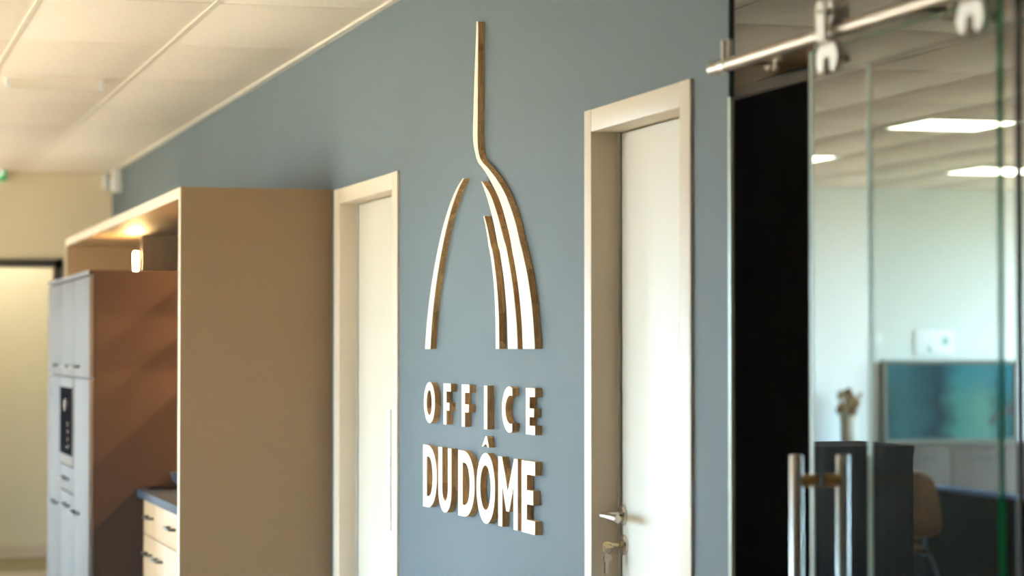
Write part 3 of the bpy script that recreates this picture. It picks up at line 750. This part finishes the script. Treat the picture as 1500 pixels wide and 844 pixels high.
for p, q in [((fx + 0.006, zc + 0.024), (fx - 0.006, zc - 0.006)), ((fx - 0.006, zc - 0.006), (fx + 0.016, zc - 0.018)), ((fx + 0.016, zc - 0.018), (fx + 0.012, zc - 0.04)), ((fx - 0.006, zc - 0.006), (fx - 0.012, zc - 0.026)), ((fx - 0.012, zc - 0.026), (fx - 0.036, zc - 0.03)), ((fx + 0.005, zc + 0.02), (fx + 0.026, zc + 0.004)), ((fx + 0.003, zc + 0.02), (fx - 0.022, zc + 0.012)), ((fx - 0.022, zc + 0.012), (fx - 0.026, zc - 0.002))]:
    stroke(p, q, 0.0048)
mk('running_figure', ar, 'sign_white', ex)
for (pxx, w_, h_, plane, l_) in [(155.5, 0.040, 0.115, 'Y', 'narrow white motion sensor high on the beige far wall corner'), (171, 0.055, 0.155, 'X', 'longer white motion sensor high on the slate wall near the far corner')]:
    if plane == 'Y':
        q = on(1, YB - 0.05, pxx, 243); c = Vector((q.x, YB - 0.03, ZC - h_ - 0.006))
        s = thing('motion_sensor', c, l_, 'sensor')
        box('sensor_body', c.x - w_ / 2, c.x + w_ / 2, YB - 0.045, YB, c.z, c.z + h_, 'white_plastic', s, 0.008)
        bm = prism(bmesh.new(), [(c.x + w_ * .42 * math.cos(t), YB - 0.042 - 0.022 * math.sin(t)) for t in [math.pi * k / 10 for k in range(11)]], 2, c.z + 0.012, c.z + h_ * .6)
        mk('sensor_lens', bm, 'paper', s)
    else:
        q = on(0, WX - 0.03, pxx, 243); c = Vector((WX - 0.03, q.y, ZC - h_ - 0.012))
        s = thing('motion_sensor', c, l_, 'sensor')
        box('sensor_body', WX - 0.055, WX, c.y - 0.05, c.y + 0.05, c.z, c.z + h_, 'white_plastic', s, 0.008)
        bm = prism(bmesh.new(), [(WX - 0.052 - 0.02 * math.sin(t), c.y + 0.04 * math.cos(t)) for t in [math.pi * k / 10 for k in range(11)]], 2, c.z + 0.012, c.z + h_ * .6)
        mk('sensor_lens', bm, 'paper', s)

# ================================================================== SLIDING GLASS DOOR
RX, RZ = 1.83, 2.100
ry1 = on(0, RX, 1044, 101)[1]
rail = thing('sliding_rail', (RX, 3.8, RZ), 'brushed steel tube rail carrying the sliding glass door', 'rail')
tube('rail_tube', [(RX, 2.3, RZ), (RX, ry1, RZ)], 0.0140, 'steel', rail, 24)
for pxx in (1082, 1330, 1560):
    y = on(0, RX, pxx, 60)[1]
    disc('standoff', (RX, y, RZ), (WX + 0.001, y, RZ - 0.0), 0.008, 'nickel', rail, 16)
    disc('standoff_washer', (WX - 0.006, y, RZ), (WX, y, RZ), 0.018, 'nickel', rail, 20)
    disc('standoff_cap', (WX + 0.01, y, RZ), (WX + 0.02, y, RZ), 0.018, 'nickel', rail, 20)
    disc('fixing_screw', (RX - 0.002, y - 0.002, RZ - 0.0165), (RX - 0.002, y - 0.002, RZ - 0.009), 0.005, 'nickel', rail, 12)
ys = on(0, RX, 1064, 95)[1]
es = tube('end_stop', [(RX, ys - 0.014, RZ), (RX, ys + 0.014, RZ)], 0.0155, 'nickel', rail, 24)
for dx, dz in ((-0.0055, 0.0), (0.0085, 0.004)):
    tube('stop_pin', [(RX + dx, ys, RZ + 0.010), (RX + dx, ys, RZ + 0.050 + dz)], 0.0055, 'satin', es, 12)

GX = 1.826
gy1 = on(0, GX, 1187.5, 512)[1]; gy0 = on(0, GX, 1463, 512)[1]
sd = thing('door_4', (GX, (gy0 + gy1) / 2, 0), kind='structure')
gpn = pane('door_pane', GX, GX + 0.010, gy0, gy1, 0.012, 2.072, sd, 'clear_glass', 'glass_edge')
# polished arris along the leading edge
box('edge_strip', GX - 0.001, GX + 0.002, gy1 - 0.012, gy1, 0.012, 2.072, 'glass_edge_pale', gpn)
# pull handle, one bar on each side of the glass
yh = on(0, GX, 1197, 704)[1]
zb = 1.0
ha = on(0, GX - 0.045, 1157, 666)
ztop = ha.z; zcb = on(0, GX, 1197, 704)[2]
for sgn in (-1, 1):
    xb = GX + 0.005 + sgn * 0.0475
    hbar = tube('handle_bar', [(xb, yh, 0.42), (xb, yh, ztop - 0.002), (xb, yh, ztop)], [0.0125, 0.0125, 0.0112], 'steel_v', sd, 24, label='brushed steel pull bar')
    for z in (zcb, 0.47):
        tube('handle_post', [(xb, yh, z), (GX + 0.005 + sgn * 0.007, yh, z)], 0.0115, 'bronze', hbar, 18)
        disc('post_washer', (GX + 0.005 + sgn * 0.007, yh, z), (GX + 0.005 + sgn * 0.005, yh, z), 0.0125, 'gasket', hbar, 18)
# roller hangers shaped like open spanners
def hanger(yc):
    h = tube('hanger', [(RX - 0.026, yc, RZ + 0.0), (RX - 0.026, yc, RZ + 0.001)], 0.001, 'satin', sd, 6)
    d = h.data
    bm = bmesh.new()
    # strap: flat bar in front of the rail, rounded over the roller axle
    w = 0.020
    top = RZ + 0.036
    prof = [(yc - w, RZ - 0.02)] + [(yc + w * math.cos(a), top + w * math.sin(a)) for a in [math.pi - math.pi * k / 12 for k in range(13)]] + [(yc + w, RZ - 0.02)]
    prism(bm, prof, 0, RX - 0.030, RX - 0.022)
    # inclined part reaching back to the glass
    for (x0, z0, x1, z1) in [(RX - 0.030, RZ - 0.018, GX - 0.013, RZ - 0.028)]:
        vs = [bm.verts.new(p) for p in [(x0, yc - w, z0), (x0, yc + w, z0), (x1, yc + w * 1.25, z1), (x1, yc - w * 1.25, z1), (x0 + 0.008, yc - w, z0 + 0.002), (x0 + 0.008, yc + w, z0 + 0.002), (x1 + 0.008, yc + w * 1.25, z1 + 0.002), (x1 + 0.008, yc - w * 1.25, z1 + 0.002)]]
        for f in [(0, 1, 2, 3), (7, 6, 5, 4), (0, 4, 5, 1), (1, 5, 6, 2), (2, 6, 7, 3), (3, 7, 4, 0)]: bm.faces.new([vs[i] for i in f])
    # spanner jaw on the glass
    jz = RZ - 0.050
    jaw = [(-0.021, 0.030), (0.021, 0.030), (0.037, 0.012), (0.040, -0.006), (0.033, -0.022), (0.022, -0.030), (0.013, -0.022), (0.011, -0.004), (0.0, 0.004), (-0.011, -0.004), (-0.013, -0.022), (-0.022, -0.030), (-0.033, -0.022), (-0.040, -0.006), (-0.037, 0.012)]
    prism(bm, [(yc + a * 1.25, jz + b) for a, b in jaw], 0, GX - 0.013, GX - 0.001)
    bmesh.ops.recalc_face_normals(bm, faces=bm.faces)
    c = WL[h]
    for v in bm.verts: v.co -= c
    bm.to_mesh(d); bm.free()
    disc('roller', (RX - 0.010, yc, top - 0.001), (RX + 0.010, yc, top - 0.001), 0.0225, 'satin', h, 28, 0.002)
    disc('roller_axle', (RX - 0.034, yc, top - 0.001), (RX + 0.026, yc, top - 0.001), 0.006, 'nickel', h, 16)
    bm = prism(bmesh.new(), [(yc - w, top - 0.02)] + [(yc + w * math.cos(a), top + w * math.sin(a)) for a in [math.pi - math.pi * k / 12 for k in range(13)]] + [(yc + w, top - 0.02)], 0, RX + 0.016, RX + 0.022)
    mk('rear_strap', bm, 'satin', h)
    for s in (-1, 1):
        disc('clamp_bolt', (GX + 0.010, yc + s * 0.026, jz - 0.004), (GX + 0.020, yc + s * 0.026, jz - 0.004), 0.009, 'nickel', h, 16)
    return h
hanger(on(0, GX, 1220, 90)[1])
hanger(on(0, GX, 1431, 40)[1])

# ================================================================== OFFICE BEHIND THE GLASS
# thin black screen, low black cabinet
BX = 2.30
by0 = on(0, BX, 1182, 400)[1]
sc_ = thing('room_divider', (BX, by0 + 0.9, 0), 'tall matt black room divider standing inside the glazed office', 'room divider')
box('panel', BX, BX + 0.012, by0, by0 + 1.9, 0, 2.19, 'divider_black', sc_)
box('warm_lit_cap', BX - 0.004, BX + 0.016, by0 - 0.004, by0 + 1.9, 2.19, 2.25, 'warm_lit_cap', sc_, label='capping strip coloured orange like warm lamplight')
LY = 5.5
lx1 = on(1, LY, 1338, 700)[0]; lz = on(1, LY, 1260, 654)[2]
lc = thing('low_cabinet', ((BX + lx1) / 2, LY + 0.16, 0), 'low black cabinet adjoining the tall black room divider', 'cabinet')
box('carcass', BX + 0.013, lx1, LY, LY + 0.32, 0.0, lz - 0.02, 'black_lam', lc)
box('cabinet_top', BX + 0.013, lx1 + 0.002, LY - 0.002, LY + 0.32, lz - 0.02, lz, 'black_lam', lc)

# dark sofa seen from behind, blue piping along the back
TXX = 5.95
dk = thing('sofa', (6.4, 11.5, 0), 'dark sofa with blue piping along its back behind the wooden chair', 'sofa')
S0, S1 = 10.3, 12.8
box('sofa_back', TXX, TXX + 0.16, S0 + 0.002, S1 - 0.002, 0.10, 0.735, 'dark_desk', dk, 0.015)
tube('piping', [(TXX + 0.004, S0 + 0.01, 0.733), (TXX + 0.004, S1 - 0.01, 0.733)], 0.017, 'blue_edge', dk, 10, label='light blue piping')
box('sofa_base', TXX + 0.16, TXX + 0.85, S0 + 0.16, S1 - 0.16, 0.10, 0.28, 'dark_desk', dk, 0.01)
for k in range(3):
    a = S0 + 0.16 + (S1 - S0 - 0.32) / 3 * k; b = a + (S1 - S0 - 0.32) / 3
    box('seat_cushion', TXX + 0.16, TXX + 0.86, a + 0.004, b - 0.004, 0.28, 0.43, 'dark_desk', dk, 0.03)
for (a, b) in ((S0, S0 + 0.16), (S1 - 0.16, S1)):
    box('armrest', TXX + 0.155, TXX + 0.85, a, b, 0.10, 0.60, 'dark_desk', dk, 0.03)
for (x, y) in ((TXX + 0.06, S0 + 0.08), (TXX + 0.06, S1 - 0.08), (TXX + 0.78, S0 + 0.08), (TXX + 0.78, S1 - 0.08)):
    tube('foot', [(x, y, 0), (x, y, 0.105)], [0.016, 0.022], 'black_metal', dk, 12)

# chair with a moulded wooden shell on blue steel legs
cy_, = (11.45,)
cc = on(1, cy_, 1340, 740)                  # centre of the backrest
ch = thing('chair', (cc.x, cy_ + 0.2, 0), 'wooden shell chair with pale rim and blue legs beside the dark sofa', 'chair')
zt_, zb_ = on(1, cy_, 1340, 690)[2], on(1, cy_, 1340, 787)[2]
hw = on(1, cy_, 1378, 740)[0] - cc.x
def shell(off, grow, y0):
    bm = bmesh.new(); nu, nv = 20, 12; grid = []
    zc_, hz = (zt_ + zb_) / 2, (zt_ - zb_) / 2 + grow
    for j in range(nv + 1):
        row = []
        v = -1 + 2 * j / nv
        for i in range(nu + 1):
            u = -1 + 2 * i / nu
            # square to superellipse
            k = (abs(u) ** 3.2 + abs(v) ** 3.2) ** (1 / 3.2) or 1
            m_ = max(abs(u), abs(v)); s = (m_ / k) if k > 1e-6 else 1
            x = u * s * (hw + grow); z = v * s * hz
            row.append(bm.verts.new((cc.x + x, y0 + off + 0.55 * x * x + 0.06 * v, zc_ + z)))
        grid.append(row)
    for j in range(nv):
        for i in range(nu): bm.faces.new((grid[j][i], grid[j][i + 1], grid[j + 1][i + 1], grid[j + 1][i]))
    return bm
def thick(bm, t):
    bmesh.ops.recalc_face_normals(bm, faces=bm.faces)
    bmesh.ops.solidify(bm, geom=list(bm.faces), thickness=t)
    return bm
mk('backrest', thick(shell(0.0, 0.0, cy_), 0.016), 'shell_rim', ch, True, 'pale moulded rim of the backrest')
mk('back_pad', thick(shell(-0.026, -0.014, cy_), 0.006), 'shell_wood', ch, True, 'brown wooden back face')
bm = bmesh.new()
prism(bm, [(cc.x + (hw + 0.01) * math.copysign(abs(math.cos(a)) ** 0.6, math.cos(a)), cy_ + 0.27 + 0.23 * math.copysign(abs(math.sin(a)) ** 0.6, math.sin(a))) for a in [2 * math.pi * k / 32 for k in range(32)]], 2, 0.44, 0.465)
mk('seat', bm, 'shell_wood', ch)
for s in (-1, 1):
    tube('leg', [(cc.x + s * 0.06, cy_ + 0.0, zb_ + 0.02), (cc.x + s * 0.085, cy_ + 0.06, 0.47), (cc.x + s * 0.13, cy_ + 0.06, 0.40), (cc.x + s * 0.235, cy_ - 0.02, 0.0)], 0.011, 'blue_steel', ch, 10)
    tube('leg', [(cc.x + s * 0.085, cy_ + 0.06, 0.44), (cc.x + s * 0.16, cy_ + 0.42, 0.43), (cc.x + s * 0.2, cy_ + 0.5, 0.0)], 0.011, 'blue_steel', ch, 10)

# sideboard along the office far wall with a picture and a vase on it
SY = YB - 0.45
sx0, sx1 = on(1, SY, 1192, 660)[0], 9.6
sz = on(1, SY + 0.2, 1300, 651)[2]
sb = thing('sideboard', ((sx0 + sx1) / 2, SY + 0.22, 0), 'grey-brown sideboard along the white wall under the teal picture', 'sideboard')
box('carcass', sx0, sx1, SY + 0.02, YB - 0.012, 0.08, sz - 0.03, 'side_lam', sb)
box('sideboard_top', sx0 - 0.01, sx1 + 0.01, SY - 0.005, YB - 0.012, sz - 0.03, sz, 'side_lam', sb, 0.003)
nd = 5
for i in range(nd):
    a = sx0 + (sx1 - sx0) * i / nd; b = sx0 + (sx1 - sx0) * (i + 1) / nd
    d = box('door_front', a + 0.004, b - 0.004, SY, SY + 0.02, 0.09, sz - 0.034, 'side_lam', sb, 0.002)
    box('handle', (a + b) / 2 - 0.14, (a + b) / 2 + 0.14, SY - 0.02, SY, sz - 0.10, sz - 0.088, 'black_metal', d)
box('plinth', sx0 + 0.02, sx1 - 0.02, SY + 0.05, YB - 0.02, 0, 0.08, 'black_metal', sb)

PY = YB - 0.05
a = on(1, PY, 1293, 528); b = on(1, PY, 1490, 528)
pz1 = a.z; pz0 = sz
pc = thing('picture', ((a.x + b.x) / 2, PY, pz0), 'wide teal abstract picture in a thin pale frame on the sideboard', 'picture')
ft = 0.028
box('canvas', a.x + ft, b.x - ft, PY - 0.008, PY + 0.02, pz0 + ft, pz1 - ft, 'teal_art', pc)
for (x0, x1, z0, z1) in [(a.x, a.x + ft, pz0, pz1), (b.x - ft, b.x, pz0, pz1), (a.x + ft, b.x - ft, pz0, pz0 + ft), (a.x + ft, b.x - ft, pz1 - ft, pz1)]:
    box('picture_frame', x0, x1, PY - 0.02, PY + 0.03, z0, z1, 'gold_frame', pc)
bm = bmesh.new()
xr = b.x - 0.03
zq = pz0 + (pz1 - pz0) * 0.40
prism(bm, [(xr - 0.22, zq - 0.10), (xr - 0.16, zq - 0.02), (xr - 0.08, zq + 0.02), (xr, zq + 0.05), (xr, zq - 0.04), (xr - 0.10, zq - 0.05), (xr - 0.2, zq - 0.12)], 1, PY - 0.0095, PY - 0.008)
mk('painted_mark', bm, 'black_paint', pc)

a = on(1, YB - 0.01, 1340, 484); b = on(1, YB - 0.01, 1398, 519)
pn = thing('wall_notice', ((a.x + b.x) / 2, YB, b.z), 'small white notice with faint green print above the teal picture', 'notice')
box('sheet', a.x, b.x, YB - 0.012, YB, b.z, a.z, 'paper', pn, 0.002)
bm = bmesh.new()
wq, hq = b.x - a.x, a.z - b.z
prism(bm, [(a.x + wq * .68, b.z + hq * .38), (a.x + wq * .86, b.z + hq * .38), (a.x + wq * .86, b.z + hq * .72), (a.x + wq * .68, b.z + hq * .72)], 1, YB - 0.013, YB - 0.012)
mk('print', bm, 'print_green', pn); bm = bmesh.new()
prism(bm, [(a.x + wq * .30, b.z + hq * .1), (a.x + wq * .48, b.z + hq * .1), (a.x + wq * .34, b.z + hq * .42)], 1, YB - 0.013, YB - 0.012)
mk('print', bm, 'print_green', pn)
q = on(1, YB - 0.01, 1285, 497)
sw = thing('wall_switch', (q.x, YB, q.z - 0.04), 'small white switch on the office wall beside the notice', 'switch')
box('switch_plate', q.x - 0.042, q.x + 0.042, YB - 0.01, YB, q.z - 0.042, q.z + 0.042, 'white_plastic', sw, 0.004)
box('rocker', q.x - 0.025, q.x + 0.025, YB - 0.016, YB - 0.01, q.z - 0.025, q.z + 0.025, 'paper', sw, 0.003)

q = on(1, YB - 0.22, 1243, 645)
vs_ = thing('vase', (q.x, YB - 0.22, sz), 'tall pale vase of dried flowers on the sideboard', 'vase')
lathe('vase_body', [(0.05, 0), (0.056, 0.01), (0.058, 0.10), (0.060, 0.19), (0.063, 0.215), (0.057, 0.213), (0.053, 0.19), (0.05, 0.03), (0.001, 0.025)], (q.x, YB - 0.22, sz), 'ceramic', vs_)
bm = bmesh.new(); bm2 = bmesh.new(); bm3 = bmesh.new()
for i in range(46):
    a_ = random.uniform(0, 2 * math.pi); r_ = random.uniform(0.0, 1) ** 0.6
    p1 = Vector((q.x + 0.09 * r_ * math.cos(a_), YB - 0.22 + 0.07 * r_ * math.sin(a_), sz + random.uniform(0.27, 0.41) - 0.04 * r_))
    p0 = Vector((q.x + 0.03 * r_ * math.cos(a_), YB - 0.22 + 0.03 * r_ * math.sin(a_), sz + 0.03))
    addtube(bm, [p0, (p0 + p1) / 2 + Vector((0, 0, 0.015)), p1], 0.0028, 5)
    t_ = bm2 if i % 3 else bm3
    mtx = Matrix.Translation(p1) @ Matrix.Diagonal((random.uniform(.014, .026), random.uniform(.014, .026), random.uniform(.018, .036), 1))
    bmesh.ops.create_icosphere(t_, subdivisions=1, radius=1, matrix=mtx)
tag(mk('stems', bm, 'dried', vs_), kind='stuff'); tag(mk('flower_heads', bm2, 'dried', vs_), kind='stuff'); tag(mk('pale_heads', bm3, 'dried_pale', vs_), kind='stuff')

# square ceiling lights of the office, dropped into the tile grid
def office_light(px, py, l):
    q = on(2, ZC, px, py)
    x0 = tx0 + 0.6 * math.floor((q.x - tx0) / 0.6); y0 = q.y - 0.3
    r = thing('ceiling_light', (x0 + 0.3, y0 + 0.3, ZC - 0.014), l, 'ceiling light', 'square office ceiling lights')
    for (a, b, c, d) in [(x0 + .01, x0 + .03, y0, y0 + .6), (x0 + .57, x0 + .59, y0, y0 + .6), (x0 + .03, x0 + .57, y0, y0 + .02), (x0 + .03, x0 + .57, y0 + .58, y0 + .6)]:
        box('light_frame', a, b, c, d, ZC - 0.014, ZC, 'white_plastic', r)
    box('light_diffuser', x0 + .03, x0 + .57, y0 + .02, y0 + .58, ZC - 0.010, ZC - 0.002, 'lamp_panel', r)
office_light(1375, 180, 'square glowing ceiling light above the dark sofa')
office_light(1195, 232, 'square glowing ceiling light above the vase end of the sideboard')
office_light(1475, 249, 'square glowing ceiling light above the teal picture')
